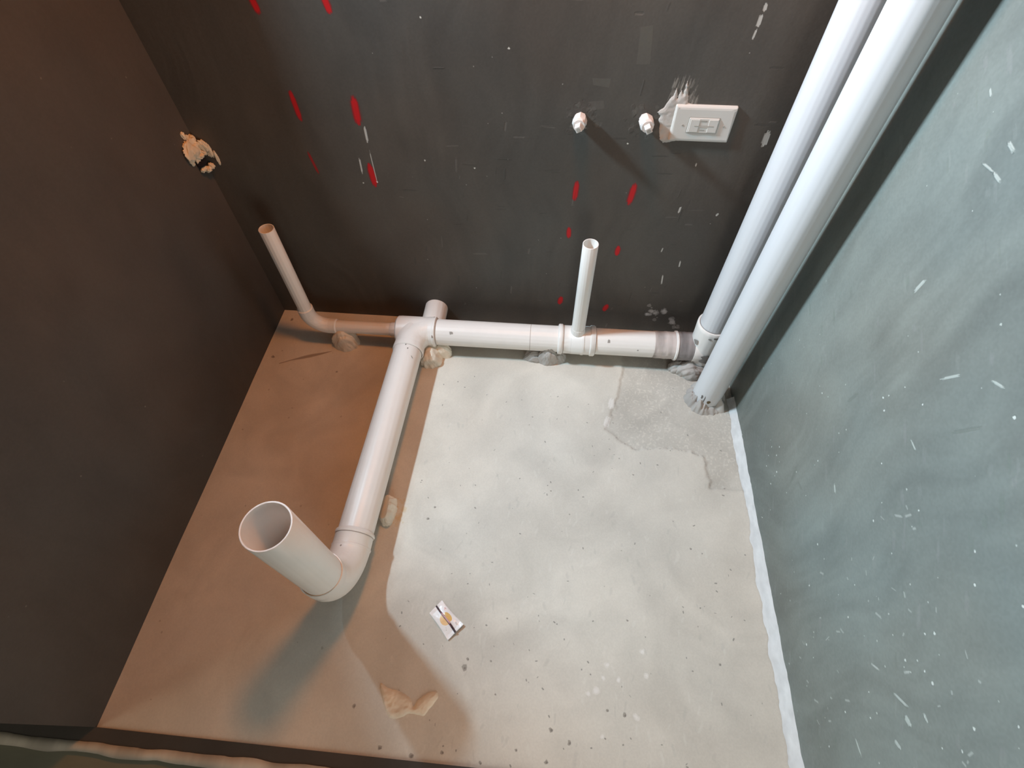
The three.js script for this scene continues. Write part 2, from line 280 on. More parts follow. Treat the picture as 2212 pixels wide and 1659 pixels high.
// white fillet along the right wall, wavy by hand
const fillMap = surface(0, 0, 1.2, 0.1, 600, (x, y) => { const k = 1 + (fbm(x * 30, y * 30, 4) - 0.5) * 0.14; return [206 * k, 208 * k, 207 * k, fbm(x * 80, y * 80, 3)]; });
{
  const pos = [], uv = [], idx = [], n = 220, m = 7;
  for (let i = 0; i <= n; i++) {
    const z = 0.3 + (i / n) * 1.2, w = 0.023 + (fbm(z * 22, 3, 4) - 0.5) * 0.016 + 0.006 * sstep(0.7, 0.9, z), h = 0.019 + (fbm(z * 22, 9, 3) - 0.5) * 0.014;
    for (let j = 0; j <= m; j++) {
      const t = j / m, r = (fbm(z * 60, t * 4 + 20, 2) - 0.5) * 0.003;
      pos.push(XR + 0.002 - w * (1 - t) + r, floorHeight(XR - w * (1 - t), z) * (1 - t) + h * t * t * (1.6 - 0.6 * t) + 0.0012 + Math.sin(t * 3.14) * 0.002, z);
      uv.push(z, t * 0.9);
    }
  }
  for (let i = 0; i < n; i++) for (let j = 0; j < m; j++) { const a = i * (m + 1) + j, b = a + m + 1; idx.push(a, b, a + 1, b, b + 1, a + 1); }
  const g = new THREE.BufferGeometry(); g.setAttribute('position', new THREE.Float32BufferAttribute(pos, 3)); g.setAttribute('uv', new THREE.Float32BufferAttribute(uv, 2)); g.setIndex(idx); g.computeVertexNormals();
  struct('trim_1', g, new THREE.MeshStandardMaterial({ map: fillMap.map, roughness: 0.85, side: THREE.DoubleSide }));
}
// painted sill at the open front with a bare cement edge
struct('trim_2', planarUV(block(-1.3, -0.012, ZF, XR, 0.004, 1.492), (x) => x, (x, y, z) => z), plain);
{
  const pos = [], uv = [], idx = [], n = 300;
  for (let i = 0; i <= n; i++) {
    const x = -1.3 + (i / n) * (XR + 1.3), a = 1.490 + (fbm(x * 14, 4, 3) - 0.5) * 0.008, b = 1.514 + (fbm(x * 10, 7, 3) - 0.5) * 0.014 + 0.004 * sstep(0.1, 0.6, x);
    for (const [z, y] of [[a, -0.01], [a, 0.006], [(a + b) / 2, 0.0075], [b, 0.005], [b + 0.002, -0.016]]) { pos.push(x, y, z); uv.push(x, z - 1.4); }
  }
  for (let i = 0; i < n; i++) for (let j = 0; j < 4; j++) { const a = i * 5 + j, b = a + 5; idx.push(a, a + 1, b, b, a + 1, b + 1); }
  const g = new THREE.BufferGeometry(); g.setAttribute('position', new THREE.Float32BufferAttribute(pos, 3)); g.setAttribute('uv', new THREE.Float32BufferAttribute(uv, 2)); g.setIndex(idx); g.computeVertexNormals();
  const edge = surface(0, 0, 1, 0.2, 400, (x, y) => { const k = 0.93 + (fbm(x * 20, y * 30, 4) - 0.5) * 0.4; return [205 * k, 200 * k, 186 * k, 0.5]; });
  struct('trim_3', g, new THREE.MeshStandardMaterial({ map: edge.map, roughness: 0.9, side: THREE.DoubleSide }));
}

// ---------------------------------------------------------------- PVC
const pvcMap = surface(0, 0, 1, 1, 256, (x, y) => { const k = 1 + (fbm(x * 6, y * 6, 4) - 0.5) * 0.05; return [240 * k, 237 * k, 231 * k, 0.5]; });
const pvc = new THREE.MeshPhysicalMaterial({ map: pvcMap.map, roughness: 0.42, clearcoat: 0.12, clearcoatRoughness: 0.35, side: THREE.DoubleSide });
const pvcStack = new THREE.MeshPhysicalMaterial({ color: 0xd8d9da, roughness: 0.38, clearcoat: 0.15, clearcoatRoughness: 0.3, side: THREE.DoubleSide });
const glue = new THREE.MeshStandardMaterial({ color: 0xc98f58, roughness: 0.6 });
const seamMat = new THREE.MeshStandardMaterial({ color: 0xa3978f, roughness: 0.8 });
const grimeMat = new THREE.MeshStandardMaterial({ color: 0x6f6a66, roughness: 0.9 });

// a round sweep along points with a radius for each
function sweep(pts, radii, seg = 40, capA = false, capB = false) {
  const n = pts.length, pos = [], nor = [], uv = [], idx = [];
  let ref = V(0, 0, 1); const t0 = pts[1].clone().sub(pts[0]).normalize(); if (Math.abs(t0.dot(ref)) > 0.8) ref = V(1, 0, 0);
  let side = ref.clone().sub(t0.clone().multiplyScalar(ref.dot(t0))).normalize(), len = 0;
  for (let i = 0; i < n; i++) {
    const t = pts[Math.min(n - 1, i + 1)].clone().sub(pts[Math.max(0, i - 1)]).normalize();
    side = side.sub(t.clone().multiplyScalar(side.dot(t))).normalize();
    const up = t.clone().cross(side);
    if (i) len += pts[i].distanceTo(pts[i - 1]);
    const r = Array.isArray(radii) ? radii[i] : radii;
    for (let k = 0; k <= seg; k++) {
      const a = (k / seg) * Math.PI * 2, d = side.clone().multiplyScalar(Math.cos(a)).addScaledVector(up, Math.sin(a));
      pos.push(pts[i].x + d.x * r, pts[i].y + d.y * r, pts[i].z + d.z * r); nor.push(d.x, d.y, d.z); uv.push((k / seg) * 6.283 * r, len);
    }
  }
  for (let i = 0; i < n - 1; i++) for (let k = 0; k < seg; k++) { const a = i * (seg + 1) + k, b = a + seg + 1; idx.push(a, a + 1, b, b, a + 1, b + 1); }
  for (const [on, i, s] of [[capA, 0, 1], [capB, n - 1, -1]]) if (on) {
    const c = pos.length / 3; pos.push(pts[i].x, pts[i].y, pts[i].z); nor.push(0, 1, 0); uv.push(0, 0);
    for (let k = 0; k < seg; k++) { const a = i * (seg + 1) + k; s > 0 ? idx.push(c, a + 1, a) : idx.push(c, a, a + 1); }
  }
  const g = new THREE.BufferGeometry();
  g.setAttribute('position', new THREE.Float32BufferAttribute(pos, 3)); g.setAttribute('normal', new THREE.Float32BufferAttribute(nor, 3)); g.setAttribute('uv', new THREE.Float32BufferAttribute(uv, 2)); g.setIndex(idx);
  return toCreasedNormals(g, 0.7);
}
const lin = (a, b, n = 1) => Array.from({ length: n + 1 }, (_, i) => a.clone().lerp(b, i / n));
function arc(a, corner, b, n = 14) { const c = new THREE.QuadraticBezierCurve3(a, corner, b); return c.getPoints(n); }
function roundArc(center, u, v, r, a0, a1, n = 16) { return Array.from({ length: n + 1 }, (_, i) => { const a = a0 + (a1 - a0) * i / n; return center.clone().addScaledVector(u, r * Math.cos(a)).addScaledVector(v, r * Math.sin(a)); }); }
// a body of revolution about an axis from a to b: profile of [distance along, radius]
function turned(a, b, profile, seg = 40, capA = false, capB = false) {
  const d = b.clone().sub(a).normalize();
  return sweep(profile.map(([s]) => a.clone().addScaledVector(d, s)), profile.map(([, r]) => r), seg, capA, capB);
}
// an upright pipe with an open mouth: outer wall, rounded rim, bore
function openPipe(x, z, y0, y1, r, wall, deep) {
  const p = [[r, y0], [r, y0 + (y1 - y0) * 0.5], [r, y1 - wall * 0.35], [r - wall * 0.18, y1 - wall * 0.08], [r - wall * 0.4, y1], [r - wall * 0.7, y1], [r - wall * 0.92, y1 - wall * 0.15], [r - wall, y1 - wall * 0.45], [r - wall, y1 - deep]];
  const g = new THREE.LatheGeometry(p.map(([a, b]) => new THREE.Vector2(a, b)), 56); g.translate(x, 0, z);
  const q = g.attributes.uv, yy = g.attributes.position; for (let i = 0; i < q.count; i++) q.setXY(i, q.getX(i) * 6.283 * r, yy.getY(i));
  return toCreasedNormals(g, 0.6);
}
// a small flat scuff or grease mark that follows a pipe: axis point, axis, outward direction
function scuff(at, axis, out, r, w, l, sd) {
  const u = axis.clone().normalize(), o = out.clone().normalize(), s = u.clone().cross(o), pos = [], idx = [], n = 14;
  pos.push(...at.clone().addScaledVector(o, r + 0.0005).toArray());
  for (let k = 0; k < n; k++) {
    const a = (k / n) * 6.283, q = 0.6 + 0.75 * vn(sd + k * 0.9, sd * 1.7), b = Math.sin(a) * w * q / r, c = Math.cos(a) * l * q;
    pos.push(...at.clone().addScaledVector(u, c).addScaledVector(o, (r + 0.0004) * Math.cos(b)).addScaledVector(s, (r + 0.0004) * Math.sin(b)).toArray());
    idx.push(0, 1 + (k + 1) % n, 1 + k);
  }
  const g = new THREE.BufferGeometry(); g.setAttribute('position', new THREE.Float32BufferAttribute(pos, 3)); g.setIndex(idx); g.setAttribute('uv', new THREE.Float32BufferAttribute(new Float32Array(pos.length / 3 * 2), 2)); g.computeVertexNormals(); return g;
}
const fleckMat = new THREE.MeshStandardMaterial({ color: 0x8d8882, roughness: 0.95, side: THREE.DoubleSide });
const X1 = V(1, 0, 0), Y1 = V(0, 1, 0), Z1 = V(0, 0, 1);
const scuffMat = new THREE.MeshStandardMaterial({ color: 0xa09a93, roughness: 0.9, side: THREE.DoubleSide });

const work = thing('drain_pipework', 'white plastic drain pipework along the floor with wide open riser and two thin standpipes', 'pipework');
{
  const axis = (x) => V(x, HP, 0.1445 - (x - 0.68) * 0.005);
  // main run
  const main = part('main_pipe', sweep(lin(axis(0.60), axis(1.60), 4), 0.0492, 48, true, true), pvc, work);
  part('grease_mark', scuff(axis(0.742), X1, V(0, 1, 0.85), 0.0492, 0.007, 0.006, 3), scuffMat, main);
  part('grease_mark', scuff(axis(1.322), X1, V(0, 1, 0.8), 0.0492, 0.007, 0.005, 9), scuffMat, main);
  part('grease_mark', scuff(axis(1.43), X1, V(0, 0.35, 1), 0.0492, 0.003, 0.003, 5), scuffMat, main);
  part('pencil_line', turned(axis(1.034), axis(1.2), [[0, 0.0495], [0.0014, 0.0495]]), seamMat, main);
  // cross tee at the branch
  const tee = part('tee_fitting', [
    turned(axis(0.527), axis(0.9), [[0, 0.027], [0, 0.046], [0.006, 0.0535], [0.02, 0.0545], [0.14, 0.0545], [0.142, 0.0562], [0.150, 0.0562], [0.152, 0.0535], [0.153, 0.0495]]),
    sweep(arc(V(0.672, HP + 0.001, 0.140), V(0.592, HP + 0.001, 0.148), V(0.5885, HP + 0.001, 0.226)), Array.from({ length: 15 }, (_, i) => 0.0535 + 0.002 * i / 14)),
    turned(V(0.589, HP, 0.14), V(0.5875, HP, 0.4), [[0, 0.054], [0.08, 0.0555], [0.1, 0.0575], [0.108, 0.0575], [0.112, 0.0535]]),
    turned(V(0.651, 0.07, 0.14), V(0.651, 0.068, -0.01), [[0, 0.046], [0.05, 0.0455], [0.07, 0.0448], [0.15, 0.0448]]),
  ], pvc, work);
  part('seam', [turned(axis(0.6798), axis(0.9), [[0, 0.0502], [0.0022, 0.0502]])], seamMat, tee);
  part('grease_mark', scuff(V(0.64, HP, 0.18), V(-0.3, 0, 1), V(1, 0.9, 0.3), 0.047, 0.004, 0.012, 4), scuffMat, tee);
  // narrow arm to the left standpipe
  const zs = 0.142, xs = 0.193, re = 0.07;
  const arm = part('narrow_pipe', sweep(lin(V(0.262, HP - 0.005, zs), V(0.533, HP, 0.145), 2), 0.0243, 36, true, true), pvc, work);
  part('socket', turned(V(0.50, HP - 0.001, 0.1446), V(0.6, HP, 0.1452), [[0, 0.0246], [0.004, 0.0275], [0.03, 0.0275]]), pvc, arm);
  part('socket', turned(V(0.262, HP - 0.005, zs), V(0.4, HP - 0.003, zs + 0.001), [[0, 0.0285], [0.026, 0.0285], [0.03, 0.0245]]), pvc, arm);
  const bend = part('elbow', [
    sweep(roundArc(V(xs + re, HP - 0.005 + re, zs), X1, Y1, re, Math.PI, Math.PI * 1.5), 0.0285, 36),
    turned(V(xs, 0.155, zs), V(xs, 0.3, zs), [[0, 0.0285], [0.024, 0.0285], [0.027, 0.0245]]),
  ], pvc, work);
  part('standpipe', openPipe(xs, zs, 0.15, 0.5405, 0.0243, 0.0026, 0.28), pvc, work);
  // reducing tee with the right standpipe
  const rt = part('tee_fitting', turned(axis(1.137), axis(1.5), [[0, 0.0494], [0.002, 0.0555], [0.0045, 0.0572], [0.015, 0.0572], [0.018, 0.0553], [0.019, 0.0528], [0.048, 0.0528], [0.049, 0.0536], [0.085, 0.0536], [0.088, 0.0556], [0.096, 0.0556], [0.098, 0.0536], [0.118, 0.0536], [0.121, 0.0575], [0.134, 0.0575], [0.138, 0.0552], [0.139, 0.0494]]), pvc, work);
  for (const [x, r] of [[1.1575, 0.0534], [1.1855, 0.0534], [1.2755, 0.0502]]) part('seam', turned(axis(x), axis(1.5), [[0, r], [0.0018, r]]), seamMat, rt);
  part('socket', turned(V(1.208, 0.11, ZM), V(1.208, 0.3, ZM), [[0, 0.0285], [0.03, 0.0275], [0.044, 0.0262], [0.052, 0.0255], [0.053, 0.0245]]), pvc, rt);
  part('standpipe', openPipe(1.208, ZM, 0.15, 0.545, 0.0243, 0.0026, 0.28), pvc, work);
  // wrapped joint at the stack
  const wrapMap = surface(0, 0, 1, 1, 256, (x, y) => { const w = fbm(x * 4 + 3 * fbm(x * 6, y * 6, 2), y * 42, 4), k = 0.9 + (w - 0.5) * 0.5; return [208 * k, 198 * k, 192 * k, w]; });
  const tapeMap = surface(0, 0, 1, 1, 256, (x, y) => { const w = fbm(x * 5 + 2 * fbm(x * 6, y * 6, 2), y * 50, 4), k = 0.92 + (w - 0.5) * 0.45; return [146 * k, 140 * k, 138 * k, w]; });
  const rough = (x0, x1, r, amp, sd) => { const n = 16; return sweep(lin(axis(x0), axis(x1), n), Array.from({ length: n + 1 }, (_, i) => r + (vn(sd + i * 0.9, sd) - 0.5) * amp), 40); };
  const film = (m) => new THREE.MeshPhysicalMaterial({ map: m.map, bumpMap: m.bump, bumpScale: 0.004, roughness: 0.4, side: THREE.DoubleSide });
  part('joint_wrap', rough(1.49, 1.572, 0.0508, 0.002, 3), film(wrapMap), work, 'crinkled clear film wrapped around the pipe end');
  part('bead', turned(axis(1.566), axis(1.6), [[0, 0.0505], [0.002, 0.0555], [0.008, 0.0555], [0.01, 0.0505]]), pvc, work);
  part('joint_tape', rough(1.576, 1.632, 0.0535, 0.002, 8), film(tapeMap), work, 'grey tape wound around the pipe end');
  // branch to the wide riser
  const b0 = V(0.5885, HP, 0.2), b1 = V(0.5675, HP, 0.975), bd = b1.clone().sub(b0).normalize();
  const branch = part('branch_pipe', sweep(lin(b0, b1, 3), 0.0525, 48), pvc, work);
  for (const g of [scuff(V(0.586, HP, 0.298), V(0.6, 0, 1), V(1, 1.3, 0), 0.0525, 0.0012, 0.014, 6), scuff(V(0.5865, HP, 0.27), Z1, V(0.35, 1.3, 0), 0.0525, 0.002, 0.003, 2), scuff(V(0.5865, HP, 0.255), Z1, V(0.1, 1.3, 0), 0.0525, 0.0015, 0.003, 1)]) part('scratch', g, grimeMat, branch);
  const up = V(0.556, 0, 1.088), rr = 0.108;
  const knee = part('elbow', [
    turned(b0.clone().addScaledVector(bd, 0.728), b1, [[0, 0.0526], [0.003, 0.0565], [0.009, 0.0585], [0.014, 0.0565], [0.016, 0.0552], [0.046, 0.0556], [0.048, 0.0574], [0.050, 0.0574], [0.053, 0.0556]], 48),
    sweep([V(0.5675, HP, 0.972), ...roundArc(V(0.562, HP + rr, 0.980), Z1, Y1, rr, -Math.PI / 2, 0, 18).map((q, i) => q.add(V(0.0055 - 0.0115 * i / 18, 0, 0)))], Array.from({ length: 20 }, (_, i) => 0.0556 + 0.001 * i / 19), 48),
    turned(V(up.x, HP + rr, up.z), V(up.x, 0.4, up.z), [[0, 0.0566], [0.036, 0.0572], [0.0385, 0.0565], [0.039, 0.0535]], 48),
  ], pvc, work);
  part('seam', turned(b0.clone().addScaledVector(bd, 0.7425), b1, [[0, 0.0568], [0.0016, 0.0568]], 48), seamMat, knee);
  part('grease_mark', scuff(V(0.5665, HP, 0.992), X1, V(-0.12, 1, -0.1), 0.0556, 0.003, 0.009, 7), scuffMat, knee);
  part('glue_line', turned(V(up.x, 0.2345, up.z), V(up.x, 0.4, up.z), [[0, 0.0555], [0.0012, 0.0552], [0.0035, 0.0533]], 48), glue, knee, 'orange line of glue around the riser joint');
  part('riser', openPipe(up.x + 0.001, up.z, 0.2, 0.59, 0.0529, 0.0042, 0.44), pvc, work);
  for (const m of [arm, bend]) m.castShadow = true;
}

// ---------------------------------------------------------------- the two tall pipes in the right corner
function tall(name, label, x, z, y0) {
  const t = thing(name, label, 'pipe', 'tall white pipes in the right corner');
  part('pipe', sweep(lin(V(x, y0, z), V(x, 2.52, z), 6), 0.0505, 56, true, true), pvcStack, t);
  return t;
}
const P1 = [1.677, 0.139], P2 = [1.689, 0.302];
{
  const s = tall('stack_pipe', 'tall white pipe close to the back wall, rising from the taped joint', P1[0], P1[1], 0.17);
  const hub = part('elbow', [
    turned(V(P1[0], 0.02, P1[1]), V(P1[0], 0.5, P1[1]), [[0, 0.05], [0.03, 0.0545], [0.14, 0.0555], [0.188, 0.058], [0.2, 0.058], [0.203, 0.056], [0.204, 0.051]], 48, true),
    turned(V(1.633, HP, ZM - 0.001), V(1.70, HP, ZM), [[0, 0.0505], [0.001, 0.0545], [0.05, 0.0545]]),
  ], pvc, s);
  part('seam', turned(V(P1[0], 0.2245, P1[1]), V(P1[0], 0.5, P1[1]), [[0, 0.0525], [0.002, 0.0525]]), grimeMat, hub);
  for (const [y, a, b, w, l, sd] of [[0.155, -0.95, 0.6, 0.011, 0.012, 5], [0.205, 0.12, 1, 0.012, 0.005, 12], [0.198, -0.28, 1, 0.006, 0.004, 2], [0.085, 0.02, 1, 0.026, 0.024, 15], [0.1, -0.75, 0.8, 0.01, 0.02, 19]])
    part('mortar_fleck', scuff(V(P1[0], y, P1[1]), Y1, V(a, 0, b), 0.0584, w, l, sd), fleckMat, hub);
  const q = tall('stack_pipe', 'tall white pipe nearest the lit right wall, set in grey mortar at its foot', P2[0], P2[1], -0.01);
  for (const g of [scuff(V(P2[0], 0.058, P2[1]), Y1, V(-0.85, 0, 1), 0.0505, 0.0035, 0.012, 4), scuff(V(P2[0], 0.048, P2[1]), Y1, V(-0.55, 0, 1), 0.0505, 0.0018, 0.024, 7)]) part('mortar_fleck', g, grimeMat, q);
  part('hole', scuff(V(P2[0], 0.042, P2[1]), Y1, V(-0.12, 0, 1), 0.0505, 0.007, 0.009, 13), new THREE.MeshStandardMaterial({ color: 0x6b5b40, roughness: 0.9, side: THREE.DoubleSide }), q, 'small brown hole near the pipe foot');
}

// ---------------------------------------------------------------- lumps of mortar
const mortarMap = (c) => { const s = surface(0, 0, 0.25, 0.25, 1024, (x, y) => { const k = 0.98 + (fbm(x * 60, y * 60, 4) - 0.5) * 0.32; return [c[0] * k, c[1] * k, c[2] * k, fbm(x * 140, y * 140, 4)]; }); return new THREE.MeshStandardMaterial({ map: s.map, bumpMap: s.bump, bumpScale: 0.0025, roughness: 0.92 }); };
const mortarPale = mortarMap([230, 221, 204]), mortarGrey = mortarMap([182, 178, 172]);
const PIPES = [[V(0.3, HP - 0.004, 0.142), X1, 0.0247, 0.25, 0.53], [V(0.68, HP, 0.1445), V(1, 0, -0.005), 0.0497, 0.5, 1.63], [V(0.5885, HP, 0.2), V(-0.021, 0, 0.775), 0.053, 0.5, 0.6],
  [V(0.6, HP, 0.142), V(1, 0, 0), 0.0567, 0.527, 0.68], [V(0.588, HP, 0.2), V(0, 0, 1), 0.058, 0.58, 0.6], [V(1.677, 0, 0.139), Y1, 0.0558, 0, 9], [V(1.689, 0, 0.302), Y1, 0.051, 0, 9]];
function clear(q) {   // mortar rests against the pipes instead of running through them
  for (const [a, d, r, x0, x1] of PIPES) {
    const u = d.clone().normalize(), v = q.clone().sub(a), along = v.dot(u); v.addScaledVector(u, -along);
    const l = v.length(), x = a.x + u.x * along;
    const inside = l < r && (Math.abs(u.z) > 0.5 ? q.z > 0.14 && q.z < 1 : u.y > 0.5 || (x > x0 && x < x1));
    if (inside) { const w = v.clone(); if (u.y < 0.5 && w.y > 0) w.y *= -1; if (w.length() < 1e-4) w.set(0, -1, 0); q.add(w.setLength(r).sub(v)); }
  }
  return q;
}
function lump(blobs, sd, amp = 0.22, base = -0.012) {
  const list = blobs.map(([x, y, z, rx, ry, rz], b) => {
    let g = mergeVertices(new THREE.IcosahedronGeometry(1, 18).deleteAttribute('uv').deleteAttribute('normal'));
    const p = g.attributes.position;
    for (let i = 0; i < p.count; i++) {
      const a = p.getX(i), c = p.getY(i), d = p.getZ(i), k = 1 + amp * (n3(a * 1.6 + sd, c * 1.6 + sd * 2 + b, d * 1.6) * 2.2 + n3(a * 5 + sd, c * 5, d * 5 + b) * 0.65 + n3(a * 14, c * 14 + sd, d * 14) * 0.4);
      const q = clear(V(x + a * rx * k, Math.max(base, y + c * ry * k), z + d * rz * k)); p.setXYZ(i, q.x, q.y, q.z);
    }
    g.computeVertexNormals();
    return planarUV(g, (q) => q, (q, w, e) => e + w * 0.7);
  });
  return list.length > 1 ? mergeGeometries(list) : list[0];
}
function mortar(label, blobs, sd, mat, name = 'mortar_lump', category = 'mortar', amp) {
  const m = shade(new THREE.Mesh(lump(blobs, sd, amp), mat)); m.name = numbered(name); m.userData = { label, category }; scene.add(m); return m;
}
mortar('rounded pale mortar dab under the narrow pipe by the left standpipe', [[0.312, 0.012, 0.156, 0.050, 0.074, 0.040]], 3, mortarPale);
mortar('two-lobed pale mortar dab under the tee where the wide branch leaves', [[0.655, 0.004, 0.2, 0.042, 0.06, 0.054], [0.695, 0.004, 0.178, 0.036, 0.056, 0.024]], 11, mortarPale);
mortar('grey mortar heap with spread feet under the middle of the floor pipe', [[1.105, 0.0, 0.174, 0.04, 0.088, 0.03], [1.06, 0.0, 0.17, 0.05, 0.045, 0.024], [1.145, 0.0, 0.17, 0.03, 0.05, 0.024]], 21, mortarGrey);
mortar('pale mortar dab against the side of the long branch pipe', [[0.628, 0.0, 0.828, 0.026, 0.07, 0.05]], 31, mortarPale);
mortar('rough grey mortar packed below the joint of the rear tall pipe', [[1.645, 0.0, 0.185, 0.055, 0.05, 0.04], [1.60, 0.0, 0.172, 0.035, 0.034, 0.028]], 51, mortarGrey);
{
  const pos = [], uv = [], idx = [], n = 120, m = 9, [px, pz] = P2;
  for (let i = 0; i <= n; i++) {
    const a = (i / n) * 6.2832, c = Math.cos(a), d = Math.sin(a), k = fbm(c * 2.2 + 9, d * 2.2 + 4, 3), front = sstep(-0.4, 0.8, d * 0.8 + c * 0.25);
    const w = 0.008 + 0.022 * k + 0.008 * front, h = 0.012 + 0.034 * sstep(0.35, 0.75, k) * (0.5 + 0.5 * front) + 0.004 * fbm(c * 5 + 70, d * 5 + 70, 2);
    for (let j = 0; j <= m; j++) { const t = j / m, r = 0.0508 + w * t + (fbm(c * (6 + t) + 20, d * (6 + t) + 20, 3) - 0.5) * 0.012 * t; pos.push(px + c * r, h * (1 - t * t) * (0.6 + 0.8 * fbm(c * (8 + 3 * t) + 50, d * (8 + 3 * t) + 50, 3)) - 0.008 * t, pz + d * r); uv.push(px + c * r, pz + d * r); }
  }
  for (let i = 0; i < n; i++) for (let j = 0; j < m; j++) { const a = i * (m + 1) + j, b = a + m + 1; idx.push(a, a + 1, b, b, a + 1, b + 1); }
  const g = new THREE.BufferGeometry(); g.setAttribute('position', new THREE.Float32BufferAttribute(pos, 3)); g.setAttribute('uv', new THREE.Float32BufferAttribute(uv, 2)); g.setIndex(idx); g.computeVertexNormals();
  const mat = mortarGrey.clone(); mat.side = THREE.DoubleSide;
  const o = shade(new THREE.Mesh(g, mat)); o.name = 'mortar_collar'; o.userData = { label: 'thin grey mortar around the foot of the tall pipe nearest the right wall', category: 'mortar' }; scene.add(o);
}

// low patches of mortar or plaster: a fine grid whose height follows the distance to an outline and dips under the surface outside it
function patch(pts, height, soft, cell, grain) {
  const xs = pts.map((q) => q[0]), ys = pts.map((q) => q[1]), m = 0.008, x0 = Math.min(...xs) - m, y0 = Math.min(...ys) - m;
  const nx = Math.ceil((Math.max(...xs) + m - x0) / cell), ny = Math.ceil((Math.max(...ys) + m - y0) / cell), pos = [], uv = [], idx = [], D = [];
  for (let j = 0; j <= ny; j++) for (let i = 0; i <= nx; i++) {
    const x = x0 + i * cell, y = y0 + j * cell; let d = 9, inside = false;
    for (let k = 0, l = pts.length - 1; k < pts.length; l = k++) {
      const [ax, ay] = pts[l], [bx, by] = pts[k], ux = bx - ax, uy = by - ay, t = Math.min(1, Math.max(0, ((x - ax) * ux + (y - ay) * uy) / (ux * ux + uy * uy + 1e-12)));
      d = Math.min(d, Math.hypot(x - ax - ux * t, y - ay - uy * t));
      if (ay > y !== by > y && x < ((bx - ax) * (y - ay)) / (by - ay) + ax) inside = !inside;
    }
    d = (inside ? d : -d) + (fbm(x * 160, y * 160, 3) - 0.5) * grain * 2; D.push(d);
    const h = d > 0 ? height * Math.sqrt(Math.min(1, d / soft)) * (0.75 + 0.5 * fbm(x * 90 + 9, y * 90, 3)) : Math.max(-0.003, d * 0.8);
    pos.push(x, y, h - 0.0006); uv.push(x, y);
  }
  for (let j = 0; j < ny; j++) for (let i = 0; i < nx; i++) { const a = j * (nx + 1) + i, b = a + nx + 1; if (Math.max(D[a], D[a + 1], D[b], D[b + 1]) > -0.004) idx.push(a, a + 1, b + 1, a, b + 1, b); }
  const g = new THREE.BufferGeometry(); g.setAttribute('position', new THREE.Float32BufferAttribute(pos, 3)); g.setAttribute('uv', new THREE.Float32BufferAttribute(uv, 2)); g.setIndex(idx); g.computeVertexNormals(); return g;
}
{
  const smooth = (pts) => new THREE.CatmullRomCurve3(pts.map(([x, y]) => V(x, y, 0)), true, 'centripetal').getPoints(110).map((q) => [q.x, q.y]);
  const pts = [[0.711, 1.302], [0.722, 1.33], [0.74, 1.36], [0.755, 1.374], [0.779, 1.371], [0.798, 1.36], [0.826, 1.361], [0.838, 1.361], [0.851, 1.345], [0.868, 1.319], [0.865, 1.308], [0.847, 1.31], [0.82, 1.329], [0.808, 1.347], [0.795, 1.329], [0.761, 1.315], [0.733, 1.311]];
  const g = patch(smooth(pts.map(([x, z]) => [x, -z])), 0.0065, 0.012, 0.0016, 0.0016); g.rotateX(-Math.PI / 2); g.translate(0, 0.0004, 0);
  const m = shade(new THREE.Mesh(g, mortarMap([222, 213, 194]))); m.name = 'mortar_splash'; m.userData = { label: 'flat two-lobed splash of dried pale mortar on the floor near the front sill', category: 'mortar' }; scene.add(m);
}

// ---------------------------------------------------------------- cover plate, its plaster and the two plugged outlets on the back wall
const plateMat = new THREE.MeshPhysicalMaterial({ color: 0xd9d7d0, roughness: 0.45 });
const plateDark = new THREE.MeshStandardMaterial({ color: 0xaaa8a0, roughness: 0.7 });
{
  const t = thing('cover_plate', 'white rectangular electrical cover plate on the dark back wall', 'cover plate');
  t.position.set(1.468, 0.851, 0);
  const s = new THREE.Shape(); const w = 0.0795, h = 0.0485, r = 0.004;
  s.moveTo(-w + r, -h); s.lineTo(w - r, -h); s.quadraticCurveTo(w, -h, w, -h + r); s.lineTo(w, h - r); s.quadraticCurveTo(w, h, w - r, h); s.lineTo(-w + r, h); s.quadraticCurveTo(-w, h, -w, h - r); s.lineTo(-w, -h + r); s.quadraticCurveTo(-w, -h, -w + r, -h);
  const g = new THREE.ExtrudeGeometry(s, { depth: 0.004, bevelEnabled: true, bevelThickness: 0.007, bevelSize: 0.009, bevelOffset: -0.009, bevelSegments: 3 });
  part('plate', g, plateMat, t);
  const ins = part('insert', new RoundedBoxGeometry(0.078, 0.040, 0.005, 3, 0.002).translate(0.001, -0.001, 0.0112), plateMat, t);
  const frame = [[0, 0.0208, 0.079, 0.0012], [0, -0.0208, 0.079, 0.0012], [-0.0398, 0, 0.0012, 0.041], [0.0398, 0, 0.0012, 0.041]].map(([x, y, a, b]) => new THREE.BoxGeometry(a, b, 0.0008).translate(x + 0.001, y - 0.001, 0.0112));
  part('groove', frame, plateDark, ins);
  part('outlet_face', new RoundedBoxGeometry(0.024, 0.034, 0.003, 3, 0.001).translate(-0.022, -0.001, 0.0135), plateMat, ins);
  part('outlet_face', new RoundedBoxGeometry(0.024, 0.034, 0.003, 3, 0.001).translate(0.026, -0.001, 0.0135), plateMat, ins);
  part('slot', [new THREE.BoxGeometry(0.05, 0.0016, 0.0006).translate(0.003, -0.001, 0.0152), new THREE.BoxGeometry(0.016, 0.004, 0.0006).translate(0.001, 0.012, 0.0139), new THREE.BoxGeometry(0.013, 0.003, 0.0006).translate(0.001, -0.012, 0.0139)], plateDark, ins);
  for (const x of [-0.052, 0.056]) part('screw', new THREE.CylinderGeometry(0.0024, 0.0026, 0.0012, 14).rotateX(Math.PI / 2).translate(x, -0.002, 0.0115), plateDark, t);
}
